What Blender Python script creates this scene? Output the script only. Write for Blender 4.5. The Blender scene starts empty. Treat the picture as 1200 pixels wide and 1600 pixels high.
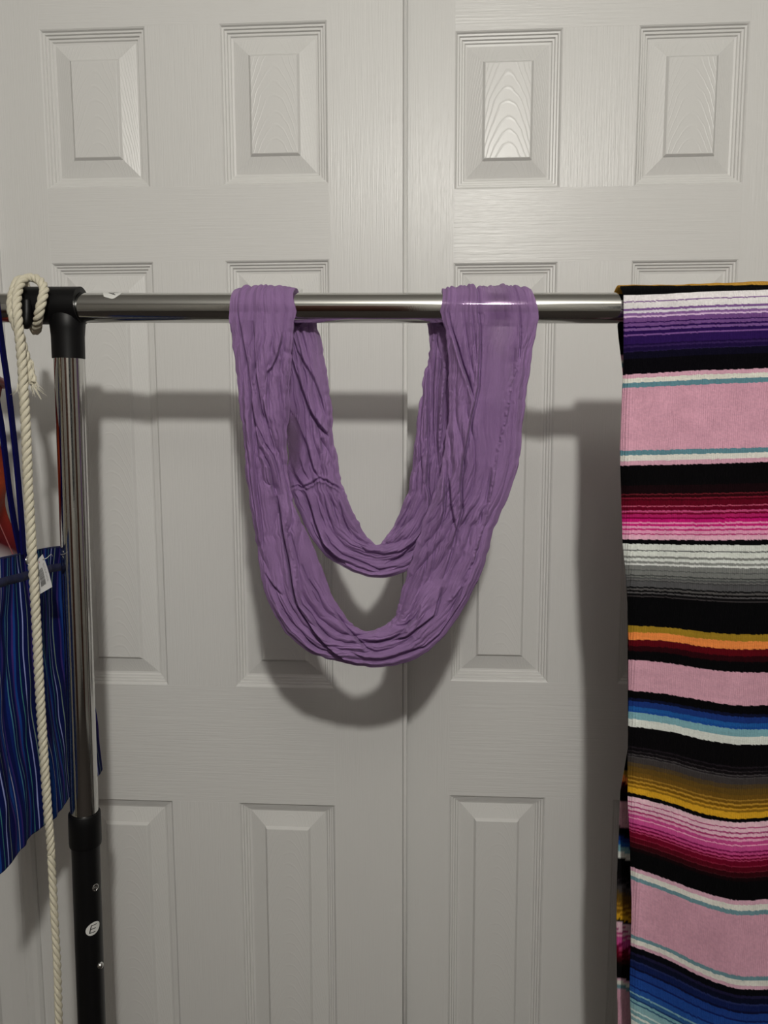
import bpy, bmesh, math, random
import numpy as np
from mathutils import Vector

S = bpy.context.scene
COL = S.collection

# ------------------------------------------------------------------ camera
Z0 = 1.42                       # eye height
FPX, CD = 1267.3, 1.09          # focal length in pixels of the 1200x1600 frame, distance camera - door face
_a, _b, _c = (math.radians(v) for v in (7.11, -3.687, -0.14))
F = np.array([math.sin(_b)*math.cos(_a), math.cos(_b)*math.cos(_a), -math.sin(_a)])
_r = np.array([math.cos(_b), -math.sin(_b), 0.0]); _u = np.cross(_r, F)
R = math.cos(_c)*_r + math.sin(_c)*_u
U = -math.sin(_c)*_r + math.cos(_c)*_u
CAM = np.array([0.0, -CD, Z0])
cam = bpy.data.cameras.new('camera'); camo = bpy.data.objects.new('camera', cam); COL.objects.link(camo)
cam.sensor_fit = 'VERTICAL'; cam.sensor_height = 36.0; cam.lens = 36.0*FPX/1600.0
cam.clip_start = 0.02
from mathutils import Matrix
camo.matrix_world = Matrix(((R[0], U[0], -F[0], CAM[0]), (R[1], U[1], -F[1], CAM[1]), (R[2], U[2], -F[2], CAM[2]), (0, 0, 0, 1)))
S.camera = camo

# ------------------------------------------------------------------ world, lamp, exposure
W = bpy.data.worlds.new('world'); S.world = W; W.use_nodes = True
W.node_tree.nodes['Background'].inputs[0].default_value = (0.9, 0.92, 1.0, 1)
W.node_tree.nodes['Background'].inputs[1].default_value = 0.01
ld = bpy.data.lights.new('ceiling_bulb', 'POINT'); ld.energy = 62.5; ld.shadow_soft_size = 0.036
ld.color = (1.0, 0.975, 0.91)
lo = bpy.data.objects.new('ceiling_bulb', ld); COL.objects.link(lo); lo.location = (0.155, -1.69, Z0+0.748)
S.view_settings.view_transform = 'Standard'; S.view_settings.look = 'None'
S.view_settings.exposure = 0.0; S.view_settings.gamma = 1.0; S.view_settings.use_curve_mapping = False

# ------------------------------------------------------------------ helpers
def at(px, py, y):
    """point of the plane Y=y seen at a photo pixel"""
    d = F + (px-600)/FPX*R + (800-py)/FPX*U
    return CAM + d*((y+CD)/d[1])
def atx(px, py, x):
    d = F + (px-600)/FPX*R + (800-py)/FPX*U
    return CAM + d*(x/d[0])
def at_arr(px, py, y):
    px = np.asarray(px, float)[..., None]; py = np.asarray(py, float)[..., None]
    d = F + (px-600)/FPX*R + (800-py)/FPX*U
    return CAM + d*((np.asarray(y, float)[..., None]+CD)/d[..., 1:2])
def lin(c):
    return tuple(((v/255)/12.92 if v/255 <= .04045 else ((v/255+.055)/1.055)**2.4) for v in c)
def link(name, me, mats=None, parent=None, smooth=False):
    o = bpy.data.objects.new(name, me); COL.objects.link(o)
    if mats is not None:
        for m in (mats if isinstance(mats, (list, tuple)) else [mats]): me.materials.append(m)
    if parent is not None: o.parent = parent
    if smooth: me.polygons.foreach_set('use_smooth', [True]*len(me.polygons))
    return o
def mesh(name, vs, fs, mats=None, parent=None, smooth=False):
    me = bpy.data.meshes.new(name); me.from_pydata([tuple(v) for v in vs], [], fs); me.update()
    return link(name, me, mats, parent, smooth)
def empty(name, loc=(0, 0, 0)):
    o = bpy.data.objects.new(name, None); COL.objects.link(o); o.location = loc; o.empty_display_size = .05; return o
def tag(o, label=None, cat=None, group=None, kind=None):
    if label: o['label'] = label
    if cat: o['category'] = cat
    if group: o['group'] = group
    if kind: o['kind'] = kind
    return o
def keep(o, p):
    """parent while the child's mesh is in world coordinates"""
    o.parent = p; o.matrix_parent_inverse = Matrix.Translation(-p.location); return o
def box(name, lo_, hi_, mat, parent=None, bev=0.0):
    bm = bmesh.new(); bmesh.ops.create_cube(bm, size=1)
    for v in bm.verts:
        for k in range(3): v.co[k] = lo_[k] if v.co[k] < 0 else hi_[k]
    if bev: bmesh.ops.bevel(bm, geom=bm.edges[:], offset=bev, segments=2, affect='EDGES')
    me = bpy.data.meshes.new(name); bm.to_mesh(me); bm.free()
    return link(name, me, mat, parent)
def grid_faces(n, m, closed=False):
    i, j = np.meshgrid(np.arange(n-1), np.arange(m if closed else m-1), indexing='ij')
    j2 = (j+1) % m
    return np.stack([i*m+j, i*m+j2, (i+1)*m+j2, (i+1)*m+j], -1).reshape(-1, 4)
def np_mesh(name, V, Fq, mats=None, parent=None, smooth=True):
    V = V.reshape(-1, 3); me = bpy.data.meshes.new(name)
    me.vertices.add(len(V)); me.vertices.foreach_set('co', V.astype(np.float32).ravel())
    me.loops.add(Fq.size); me.loops.foreach_set('vertex_index', Fq.astype(np.int32).ravel())
    me.polygons.add(len(Fq)); me.polygons.foreach_set('loop_start', (np.arange(len(Fq))*4).astype(np.int32))
    me.update(calc_edges=True); me.validate()
    return link(name, me, mats, parent, smooth)
def frames(P):
    P = np.asarray(P, float); T = np.gradient(P, axis=0); T /= np.linalg.norm(T, axis=1)[:, None]
    N = np.zeros_like(P); a = np.array([0.3, 0.9, 0.2]); n = a-T[0]*(a@T[0]); N[0] = n/np.linalg.norm(n)
    for i in range(1, len(P)):
        n = N[i-1]-T[i]*(N[i-1]@T[i]); N[i] = n/np.linalg.norm(n)
    return T, N, np.cross(T, N)
def spline(P, n):
    """Catmull-Rom through the rows of P, n samples, near even in arc length"""
    P = np.asarray(P, float); Q = np.vstack([2*P[0]-P[1], P, 2*P[-1]-P[-2]]); out = []
    for i in range(1, len(Q)-2):
        t = np.linspace(0, 1, 24, endpoint=False)[:, None]
        a, b, c, d = Q[i-1], Q[i], Q[i+1], Q[i+2]
        out.append(.5*((2*b)+(-a+c)*t+(2*a-5*b+4*c-d)*t*t+(-a+3*b-3*c+d)*t**3))
    out = np.vstack(out+[P[-1:]])
    L = np.r_[0, np.cumsum(np.linalg.norm(np.diff(out, axis=0), axis=1))]; s = np.linspace(0, L[-1], n)
    return np.stack([np.interp(s, L, out[:, k]) for k in range(out.shape[1])], 1)
def tube(name, P, r, mat, parent=None, seg=16, cap=True):
    P = np.asarray(P, float); T, N, B = frames(P); r = np.broadcast_to(np.asarray(r, float), (len(P),))
    a = np.linspace(0, 2*math.pi, seg, endpoint=False)
    V = P[:, None]+r[:, None, None]*(np.cos(a)[None, :, None]*N[:, None]+np.sin(a)[None, :, None]*B[:, None])
    fs = [tuple(int(k) for k in f) for f in grid_faces(len(P), seg, True)]
    if cap: fs += [tuple(range(seg))[::-1], tuple((len(P)-1)*seg+k for k in range(seg))]
    return mesh(name, V.reshape(-1, 3), fs, mat, parent, True)
def lathe(name, prof, origin, axis, mat, parent=None, seg=64, smooth=True):
    """prof: (distance along axis, radius)"""
    ax = np.array(axis, float); ax /= np.linalg.norm(ax); h = np.array([0, 0, 1.0]) if abs(ax[2]) < .9 else np.array([1.0, 0, 0])
    n = np.cross(ax, h); n /= np.linalg.norm(n); b = np.cross(ax, n); a = np.linspace(0, 2*math.pi, seg, endpoint=False)
    V = np.array([[np.array(origin)+ax*d+r*(math.cos(t)*n+math.sin(t)*b) for t in a] for d, r in prof]).reshape(-1, 3)
    o = mesh(name, V, [tuple(int(k) for k in f) for f in grid_faces(len(prof), seg, True)], mat, parent, smooth)
    if smooth:
        o.data.set_sharp_from_angle(angle=math.radians(40))
    return o
class VN:
    """smooth value noise in 2-D"""
    def __init__(s, seed): s.g = np.random.RandomState(seed).rand(256, 256)*2-1
    def __call__(s, x, y):
        x, y = np.broadcast_arrays(np.asarray(x, float), np.asarray(y, float))
        i = np.floor(x).astype(int); j = np.floor(y).astype(int); u = x-i; v = y-j
        u = u*u*(3-2*u); v = v*v*(3-2*v); g = s.g; I, J = i % 256, j % 256; I1, J1 = (i+1) % 256, (j+1) % 256
        return (g[I, J]*(1-u)+g[I1, J]*u)*(1-v)+(g[I, J1]*(1-u)+g[I1, J1]*u)*v

# ------------------------------------------------------------------ materials
def mat(name, col, rough=.5, metal=0.0, spec=.5):
    m = bpy.data.materials.new(name); m.use_nodes = True; b = m.node_tree.nodes['Principled BSDF']
    b.inputs['Base Color'].default_value = (*col, 1); b.inputs['Roughness'].default_value = rough
    b.inputs['Metallic'].default_value = metal; b.inputs['Specular IOR Level'].default_value = spec
    return m
class NT:
    def __init__(s, m): s.t = m.node_tree; s.b = s.t.nodes['Principled BSDF']
    def n(s, kind, **kw):
        n = s.t.nodes.new(kind)
        for k, v in kw.items():
            if k.startswith('i_'): n.inputs[int(k[2:])].default_value = v
            elif k.startswith('s_'): n.inputs[k[2:].replace('_', ' ')].default_value = v
            else: setattr(n, k, v)
        return n
    def l(s, a, b): s.t.links.new(a, b)
    def math(s, op, a, b=None, clamp=False):
        n = s.t.nodes.new('ShaderNodeMath'); n.operation = op; n.use_clamp = clamp
        for k, v in ((0, a), (1, b)):
            if v is None: continue
            if isinstance(v, (int, float)): n.inputs[k].default_value = v
            else: s.l(v, n.inputs[k])
        return n.outputs[0]
    def bump(s, h, dist, strength=1.0):
        n = s.t.nodes.new('ShaderNodeBump'); n.inputs['Distance'].default_value = dist; n.inputs['Strength'].default_value = strength
        s.l(h, n.inputs['Height']); s.l(n.outputs[0], s.b.inputs['Normal'])

PAINT = (0.66, 0.655, 0.64)
def door_paint(name, mode):
    m = mat(name, PAINT, .30, 0, .28); t = NT(m)
    tc = t.n('ShaderNodeTexCoord').outputs['Object']
    mp = t.n('ShaderNodeMapping'); t.l(tc, mp.inputs[0])
    if mode in ('v', 'h'):
        mp.inputs['Scale'].default_value = (620, 60, 16) if mode == 'v' else (14, 60, 480)
        nz = t.n('ShaderNodeTexNoise', s_Scale=1.0, s_Detail=3.0, s_Roughness=.6); t.l(mp.outputs[0], nz.inputs['Vector'])
        mp2 = t.n('ShaderNodeMapping'); t.l(tc, mp2.inputs[0])
        mp2.inputs['Scale'].default_value = (150, 10, 3) if mode == 'v' else (3, 10, 150)
        n2 = t.n('ShaderNodeTexNoise', s_Scale=1.0, s_Detail=1.0); t.l(mp2.outputs[0], n2.inputs['Vector'])
        h = t.math('ADD', nz.outputs[0], t.math('MULTIPLY', n2.outputs[0], .3))
        t.bump(h, .00034, 1.0)
    else:
        sep = t.n('ShaderNodeSeparateXYZ'); t.l(tc, sep.inputs[0])
        nz = t.n('ShaderNodeTexNoise', s_Scale=26.0, s_Detail=2.0); t.l(tc, nz.inputs['Vector'])
        x2 = t.math('MULTIPLY', sep.outputs[0], sep.outputs[0])
        z = t.math('ADD', sep.outputs[2], t.math('MULTIPLY', x2, 62.0))
        z = t.math('ADD', z, t.math('MULTIPLY', nz.outputs[0], .022))
        sn = t.math('SINE', t.math('MULTIPLY', z, 2*math.pi/.0175))
        pk = t.math('POWER', t.math('ABSOLUTE', t.math('MAXIMUM', sn, 0.0)), 5.0)
        mp.inputs['Scale'].default_value = (500, 60, 25)
        n3 = t.n('ShaderNodeTexNoise', s_Scale=1.0, s_Detail=2.0); t.l(mp.outputs[0], n3.inputs['Vector'])
        h = t.math('ADD', t.math('MULTIPLY', pk, 1.0), t.math('MULTIPLY', n3.outputs[0], .35))
        t.bump(h, .00013, 1.0)
    return m
M_V, M_H, M_P = door_paint('door_paint_vertical_grain', 'v'), door_paint('door_paint_horizontal_grain', 'h'), door_paint('door_paint_arched_grain', 'p')
M_MOULD = mat('door_paint_moulding', PAINT, .33, 0, .24)
M_TRIM = mat('trim_paint', (.64, .635, .62), .38)
def speckle(name, col, scale, amt, rough=.8, bumpd=0.0):
    m = mat(name, col, rough, 0, .3); t = NT(m); nz = t.n('ShaderNodeTexNoise', s_Scale=scale, s_Detail=4.0)
    tc = t.n('ShaderNodeTexCoord').outputs['Object']; t.l(tc, nz.inputs['Vector'])
    r = t.n('ShaderNodeValToRGB'); r.color_ramp.elements[0].position = .3; r.color_ramp.elements[1].position = .7
    r.color_ramp.elements[0].color = (*[c*(1-amt) for c in col], 1); r.color_ramp.elements[1].color = (*[min(1, c*(1+amt)) for c in col], 1)
    t.l(nz.outputs[0], r.inputs[0]); t.l(r.outputs[0], t.b.inputs['Base Color'])
    if bumpd: t.bump(nz.outputs[0], bumpd)
    return m
M_WALL = speckle('wall_paint', (.36, .345, .32), 60, .04, .85, .0004)
M_CEIL = speckle('ceiling_paint', (.50, .49, .47), 90, .05, .9, .001)
M_CARPET = speckle('dark_carpet', (.06, .05, .046), 300, .4, .95, .004)
M_WOOD = speckle('dark_stained_wood', (.06, .022, .014), 12, .4, .45)
M_CHROME = mat('chrome', (.62, .62, .60), .085, 1.0)
t = NT(M_CHROME); nz = t.n('ShaderNodeTexNoise', s_Scale=900.0, s_Detail=2.0); t.l(t.n('ShaderNodeTexCoord').outputs['Object'], nz.inputs['Vector'])
t.bump(nz.outputs[0], .00003, .5)
M_BRIGHT = mat('polished_steel', (.75, .75, .74), .2, 1.0)
M_BLACK = mat('black_plastic', (.0028, .0028, .0032), .45, 0, .25)
M_POWDER = mat('black_painted_steel', (.0035, .0035, .004), .38, 0, .35)
M_LABEL = mat('white_sticker_paper', (.62, .62, .60), .6)
M_INK = mat('black_ink', (.01, .01, .01), .6)

# ------------------------------------------------------------------ room shell
st = dict(kind='structure')
DX0, DX1, DTOP = -.585, .50, Z0+.62           # closet opening
def wall_part(name, x0, x1, y0, y1, z0, z1, m=M_WALL): return tag(box(name, (x0, y0, z0), (x1, y1, z1), m), **st)
XL, XR, YB, ZC = -1.7, 2.1, -3.0, 2.46
tag(box('floor', (XL-.1, YB-.1, -.1), (XR+.1, .8, 0), M_CARPET), **st)
tag(box('ceiling', (XL-.1, YB-.1, ZC), (XR+.1, .8, ZC+.1), M_CEIL), **st)
wall_part('wall_left', XL-.1, XL, YB, .8, 0, ZC); wall_part('wall_right', XR, XR+.1, YB, .8, 0, ZC)
# wall with the closet opening
vs, fs = [], []
def addbox(lo_, hi_):
    k = len(vs); x0, y0, z0 = lo_; x1, y1, z1 = hi_
    vs.extend([(x0, y0, z0), (x1, y0, z0), (x1, y1, z0), (x0, y1, z0), (x0, y0, z1), (x1, y0, z1), (x1, y1, z1), (x0, y1, z1)])
    fs.extend([tuple(k+i for i in f) for f in ((0, 3, 2, 1), (4, 5, 6, 7), (0, 1, 5, 4), (1, 2, 6, 5), (2, 3, 7, 6), (3, 0, 4, 7))])
addbox((XL, -.004, 0), (DX0-.02, .10, ZC)); addbox((DX1+.02, -.004, 0), (XR, .10, ZC)); addbox((DX0-.02, -.004, DTOP+.02), (DX1+.02, .10, ZC))
tag(mesh('wall_back', vs, fs, M_WALL), **st)
vs, fs = [], []
addbox((DX0-.02, .70, 0), (DX1+.02, .75, ZC)); addbox((DX0-.07, .1, 0), (DX0-.02, .7, ZC)); addbox((DX1+.02, .1, 0), (DX1+.07, .7, ZC))
tag(mesh('wall_closet', vs, fs, M_WALL), **st)
# wall behind the camera with a dark door and window, invented for chrome reflections
vs, fs = [], []
addbox((XL, YB-.1, 0), (-.9, YB, ZC)); addbox((-.9, YB-.1, 2.05), (-.1, YB, ZC)); addbox((-.1, YB-.1, 0), (.7, YB, ZC))
addbox((.7, YB-.1, 0), (1.7, YB, .9)); addbox((.7, YB-.1, 2.0), (1.7, YB, ZC)); addbox((1.7, YB-.1, 0), (XR, YB, ZC))
tag(mesh('wall_front', vs, fs, M_WALL), **st)
tag(box('added_dark_door_1', (-.9, YB-.07, 0), (-.1, YB-.03, 2.05), M_WOOD, bev=.004), **st)  # unseen dark door, added for the chrome to reflect
tag(box('added_dark_door_2', (XL+.005, -2.3, 0), (XL+.04, -1.35, 2.05), M_WOOD, bev=.004), **st)  # added out of view to put black streaks on the chrome post
tag(box('added_dark_door_3', (XR-.04, -2.4, 0), (XR-.005, -1.5, 2.05), M_WOOD, bev=.004), **st)  # another unseen dark door added to darken the chrome reflections
w1 = tag(empty('added_dark_window', (1.2, YB, .9)), **st)  # made-up window, a dark shape for the chrome to mirror
keep(box('added_pane', (.74, YB-.06, .94), (1.66, YB-.05, 1.96), mat('added_dark_glass', (.01, .012, .02), .05)), w1)
for a_, b_ in (((.7, YB-.08, .9), (1.7, YB-.02, .94)), ((.7, YB-.08, 1.96), (1.7, YB-.02, 2.0)), ((.7, YB-.08, .94), (.74, YB-.02, 1.96)), ((1.66, YB-.08, .94), (1.7, YB-.02, 1.96)), ((1.18, YB-.075, .94), (1.22, YB-.025, 1.96))):
    keep(box('added_window_frame', a_, b_, M_TRIM), w1)

# casing round the closet (profile extruded), trim_1 left, trim_2 right, trim_3 head
def casing(name, x_in, sgn):
    prof = [(0, .012), (0, -.004), (.003, -.009), (.010, -.011), (.014, -.011), (.0155, -.0075), (.019, -.0075), (.022, -.011), (.030, -.0125), (.042, -.015), (.052, -.019), (.056, -.020), (.062, -.018), (.066, -.012), (.066, -.004)]
    V = [(x_in+sgn*a, b, z) for z in (0, DTOP+.066) for a, b in prof]; n = len(prof)
    f = [(i, i+1, n+i+1, n+i) if sgn < 0 else (i+1, i, n+i, n+i+1) for i in range(n-1)]
    o = mesh(name, V, f, M_TRIM); tag(o, **st); return o
casing('trim_1', -.586, -1); casing('trim_2', DX1, 1)
tag(box('trim_3', (DX0-.066, -.02, DTOP), (DX1+.066, -.003, DTOP+.066), M_TRIM, bev=.003), **st)
tag(box('trim_4', (DX0-.02, .07, DTOP-.02), (DX1+.02, .095, DTOP+.02), M_TRIM), **st)
for nm, a_, b_ in (('baseboard_left', (XL, YB, 0), (XL+.012, -.004, .09)), ('baseboard_right', (XR-.012, YB, 0), (XR, -.004, .09))):
    tag(box(nm, a_, b_, M_TRIM), **st)

# ------------------------------------------------------------------ six-panel sliding doors
PW, PM = .1391, .0970                           # panel and mullion width
ROWS = [(Z0+.2929, Z0+.4915), (Z0-.3857, Z0+.1976), (.20, Z0-.5588)]
LEAF_T, LEAF_B = Z0+.605, .012
PROF = [(0, 0), (.0016, -.0010), (.0030, -.0034), (.0052, -.0036), (.0062, -.0058), (.0088, -.0060), (.0098, -.0084), (.0122, -.0086), (.0134, -.0104), (.0160, -.0108), (.0172, -.0104), (.0365, -.0050), (.0392, -.0016), (.0400, -.0012)]
def panel_mesh(w, h):
    V, Fc = [], []
    for d, dep in PROF:
        a, b = w/2-d, h/2-d; V += [(-a, -dep, -b), (a, -dep, -b), (a, -dep, b), (-a, -dep, b)]
    for k in range(len(PROF)-1):
        for i in range(4):
            j = (i+1) % 4; Fc.append((4*k+i, 4*k+j, 4*k+4+j, 4*k+4+i))
    k = 4*(len(PROF)-1); Fc.append((k, k+1, k+2, k+3))
    me = bpy.data.meshes.new('panel'); me.from_pydata(V, [], Fc); me.update(); me.materials.append(M_P); me.materials.append(M_MOULD)
    for i_, p_ in enumerate(me.polygons): p_.material_index = 1 if i_ < 40 or 44 <= i_ < 52 else 0
    return me
PM_MESH = [panel_mesh(PW, b-a) for a, b in ROWS]
def leaf(name, x0, sl, sr, y):
    """x0: left edge of the first panel, sl / sr: stile widths"""
    xe = x0-sl; w = sl+2*PW+PM+sr; root = tag(empty(name, (xe+w/2, y, LEAF_B)), **st)
    th = .034
    def part(nm, a, b, c, d, m):               # board with its own depth; a hair of a joint round it
        e = .00002; o = box(nm, (a+e, y, c+e), (b-e, y+th, d-e), m); keep(o, root)
    part('stile', xe, x0, LEAF_B, LEAF_T, M_V); part('stile', x0+2*PW+PM, xe+w, LEAF_B, LEAF_T, M_V)
    zs = [LEAF_B, ROWS[2][0], ROWS[2][1], ROWS[1][0], ROWS[1][1], ROWS[0][0], ROWS[0][1], LEAF_T]
    for k in range(0, 8, 2): part('rail', x0, x0+2*PW+PM, zs[k], zs[k+1], M_H)
    for k in range(1, 7, 2): part('mullion', x0+PW, x0+PW+PM, zs[k], zs[k+1], M_V)
    for (a, b), me in zip(ROWS, PM_MESH):
        for xx in (x0, x0+PW+PM):
            o = bpy.data.objects.new('panel', me); COL.objects.link(o); o.location = (xx+PW/2, y, (a+b)/2); keep(o, root)
            bk = None
    if name == 'door_1':
        keep(tube('edge_bead', [(xe+w+.0032, y+.0032, LEAF_B), (xe+w+.0032, y+.0032, .8), (xe+w+.0032, y+.0032, LEAF_T)], .0031, M_MOULD, seg=16), root)
    return root
leaf('door_1', -.5166, .0735, .0965, 0.0)
leaf('door_2', .0220, .0970, .0735, .0413)

# ------------------------------------------------------------------ garment rack
GY = -.23                                        # rack plane
RR = .0155                                       # rail radius
ZL, ZR = Z0+.1092, Z0+.1035
def rail_z(x): return ZL+(ZR-ZL)*(x+.365)/.54
PX = -.3930                                      # post axis at the rail
def pxa(z): return -.3948+.0155*(z-Z0)          # the post leans a little
PAX = (.0155, 0, 1)
rack = empty('garment_rack', (0.05, GY, 0)); tag(rack, 'chrome garment rack rail on a black and chrome post in front of the white doors', 'clothes rack')
ax = np.array([.54, 0, ZR-ZL]); ax /= np.linalg.norm(ax)
def onrail(x): return np.array([x, GY, rail_z(x)])
o = lathe('rail', [(-.55, .001), (-.55, RR), (1.02, RR), (1.02, .001)], onrail(0), ax, M_CHROME, seg=96); keep(o, rack)
# black T connector: horizontal sleeve with hollowed ends, shoulder and socket
def connector(xc, left, right):
    r1 = .0196; dz1 = .0024; seg, n = 64, 40
    V = []; a = np.linspace(0, 2*math.pi, seg, endpoint=False)
    for i in range(n):
        t_ = i/(n-1)
        for th in a:
            # th=0 towards the camera (-y), pi/2 up
            bite = .0012*max(0, math.cos(th))**1.5 - .001*max(0, -math.sin(th))
            xl = left+bite*.6; xr = right-bite
            x = xl+(xr-xl)*t_; c = onrail(x); V.append(c+np.array([0, -r1*math.cos(th), dz1+r1*math.sin(th)]))
    base = grid_faces(n, seg, True)
    # inner ring at each end for wall thickness
    Vi = []
    for i, k in ((0, 0), (n-1, 1)):
        for j, th in enumerate(a):
            v = V[i*seg+j]; c = onrail(v[0]); Vi.append(np.array([v[0], c[1]-(RR+.0004)*math.cos(th), c[2]+(RR+.0004)*math.sin(th)]))
    V = V+Vi; fs_ = [tuple(int(q) for q in f) for f in base]; b0 = n*seg
    for j in range(seg):
        j2 = (j+1) % seg; fs_.append((j2, j, b0+j, b0+j2)); fs_.append(((n-1)*seg+j, (n-1)*seg+j2, b0+seg+j2, b0+seg+j))
    o = mesh('connector', V, fs_, M_BLACK, None, True); o.data.set_sharp_from_angle(angle=math.radians(50)); keep(o, rack)
    zc = rail_z(xc)
    s = lathe('socket', [(-.0530, .0150), (-.0530, .0169), (-.030, .0171), (-.022, .0178), (-.010, .0190), (-.002, .0150)], (xc, GY, zc), PAX, M_BLACK, seg=64); s.parent = o
    s.matrix_parent_inverse = (Matrix.Translation(-rack.location)).inverted() @ Matrix.Translation(-rack.location)
    # short round-ended lug hanging at the front of the sleeve
    return o
tc_ = connector(PX, -.4430, -.3765)
pts = [at(42, 468, GY-.018), at(42, 490, GY-.0205), at(41, 508, GY-.0205), at(41, 513, GY-.0195)]
lug = tube('lug', spline(pts, 14), [.0052]*9+[.0055, .0055, .0053, .0045, .0026], M_BLACK, seg=20); lug.parent = tc_
for c_ in tc_.children: c_.matrix_parent_inverse = Matrix.Identity(4)
zj = float(at(130, 1290, GY)[2])
def add(o): keep(o, rack); return o
add(lathe('post', [(zj-.02, .001), (zj-.02, .0154), (rail_z(PX)-.03, .0154), (rail_z(PX)-.03, .001)], (pxa(0), GY, 0), PAX, M_CHROME, seg=96))
ztop, zbot = float(at(133, 1268, GY)[2]), float(at(133, 1318, GY)[2])
add(lathe('collar', [(ztop, .0156), (ztop, .0170), (ztop-.0012, .0177), (ztop-.012, .0181), (zbot+.004, .0181), (zbot, .0177), (zbot, .0150)], (pxa(0), GY, 0), PAX, M_BLACK, seg=64))
low = add(lathe('lower_post', [(.05, .001), (.05, .0158), (ztop-.006, .0158), (ztop-.006, .0155)], (pxa(0), GY, 0), PAX, M_POWDER, seg=64))
def cyl_pt(phi, z, r): return np.array([pxa(z)+r*math.sin(phi), GY-r*math.cos(phi), z])      # phi: 0 faces the camera wall normal, + right
def patch(name, pts2, thick_r, m, cylpt, parent):
    """flat outline (list of (u,v)) triangulated finely and laid on a curved surface"""
    bm = bmesh.new(); vv = [bm.verts.new((u_, v_, 0)) for u_, v_ in pts2]; bm.faces.new(vv)
    bmesh.ops.triangulate(bm, faces=bm.faces[:]); bmesh.ops.subdivide_edges(bm, edges=bm.edges[:], cuts=4, use_grid_fill=True)
    for v in bm.verts: v.co = Vector(cylpt(v.co.x, v.co.y, thick_r))
    me = bpy.data.meshes.new(name); bm.to_mesh(me); bm.free(); o = link(name, me, m); keep(o, parent); return o
# E sticker on the lower post
ze = float(at(144, 1441, GY)[2]); ph0 = .76
def post_map(u_, v_, r): return cyl_pt(ph0+u_/.0158, ze+v_, r)
circ = [(.0084*math.cos(k/24*math.tau)+.0016*math.sin(k/24*math.tau), .0078*math.sin(k/24*math.tau)) for k in range(24)]
stk = patch('sticker', circ, .01592, M_LABEL, post_map, rack); stk['label'] = 'round white sticker with letter E'
sl = lambda L_: [(1.25*u_+.28*v_, 1.12*v_) for u_, v_ in L_]
def strokes(name, quads, r, mp_, parent):
    V, f = [], []
    for q in quads:
        n_ = 5
        for i in range(n_):
            for j in range(n_):
                a_, b_ = i/(n_-1), j/(n_-1)
                P_ = (1-a_)*((1-b_)*np.array(q[0])+b_*np.array(q[3]))+a_*((1-b_)*np.array(q[1])+b_*np.array(q[2])); V.append(mp_(P_[0], P_[1], r))
        k = len(V)-n_*n_
        f += [(k+i*n_+j, k+(i+1)*n_+j, k+(i+1)*n_+j+1, k+i*n_+j+1) for i in range(n_-1) for j in range(n_-1)]
    o = mesh(name, V, f, M_INK)
    o.parent = parent; o.matrix_parent_inverse = Matrix.Identity(4); return o
e1 = [sl([(-.0030, -.0042), (-.0020, -.0042), (-.0020, .0042), (-.0030, .0042)]), sl([(-.0030, .0034), (.0028, .0034), (.0028, .0043), (-.0030, .0043)]),
      sl([(-.0030, -.0004), (.0023, -.0004), (.0023, .0005), (-.0030, .0005)]), sl([(-.0030, -.0043), (.0028, -.0043), (.0028, -.0034), (-.0030, -.0034)])]
strokes('letter', e1, .01600, post_map, stk)
# A sticker wrapped over the top of the rail
xs_ = float(at(180, 462, GY)[0]); th0 = 1.16
def rail_map(u_, v_, r):
    th = th0+v_/RR; c = onrail(xs_+u_); return np.array([c[0], c[1]-r*math.cos(th), c[2]+r*math.sin(th)])
circ = [(.0098*math.cos(k/28*math.tau)*(1+.06*math.sin(3*k)), .0098*math.sin(k/28*math.tau)*(1+.08*math.cos(5*k/28*math.tau))) for k in range(28)]
st2 = patch('sticker', circ, RR+.00018, M_LABEL, rail_map, rack); st2['label'] = 'round white sticker with letter A'
def rot2(L_, a_): return [(u_*math.cos(a_)-v_*math.sin(a_), u_*math.sin(a_)+v_*math.cos(a_)) for u_, v_ in L_]
A_ = [[(-.0042, -.005), (-.0030, -.005), (.0005, .005), (-.0005, .005)], [(.0030, -.005), (.0042, -.005), (.0005, .005), (-.0005, .005)], [(-.0024, -.0018), (.0024, -.0018), (.0021, -.0008), (-.0021, -.0008)]]
strokes('letter', [rot2(q, 1.35) for q in A_], RR+.0003, rail_map, st2)
# push button in its hole and round button below
zb = float(at(147, 1380, GY)[2]); p_ = cyl_pt(1.03, zb, .0153); nrm = cyl_pt(1.03, 0, 1)-cyl_pt(1.03, 0, 0)
add(lathe('push_button', [(-.001, .0001), (0, .0001)] [:0]+[(-.001, .0042), (.0008, .0042), (.0012, .0036), (.0004, .0034), (.0004, .0018), (.0016, .0014), (.0018, .0001)], p_, nrm, M_BRIGHT, seg=24))
zb = float(at(156, 1503, GY)[2]); p_ = cyl_pt(1.22, zb, .0150); nrm = cyl_pt(1.22, 0, 1)-cyl_pt(1.22, 0, 0)
add(lathe('push_button', [(-.001, .0040), (.001, .0040), (.0028, .0036), (.0042, .0024), (.0048, .0001)], p_, nrm, M_BRIGHT, seg=24))
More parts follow.
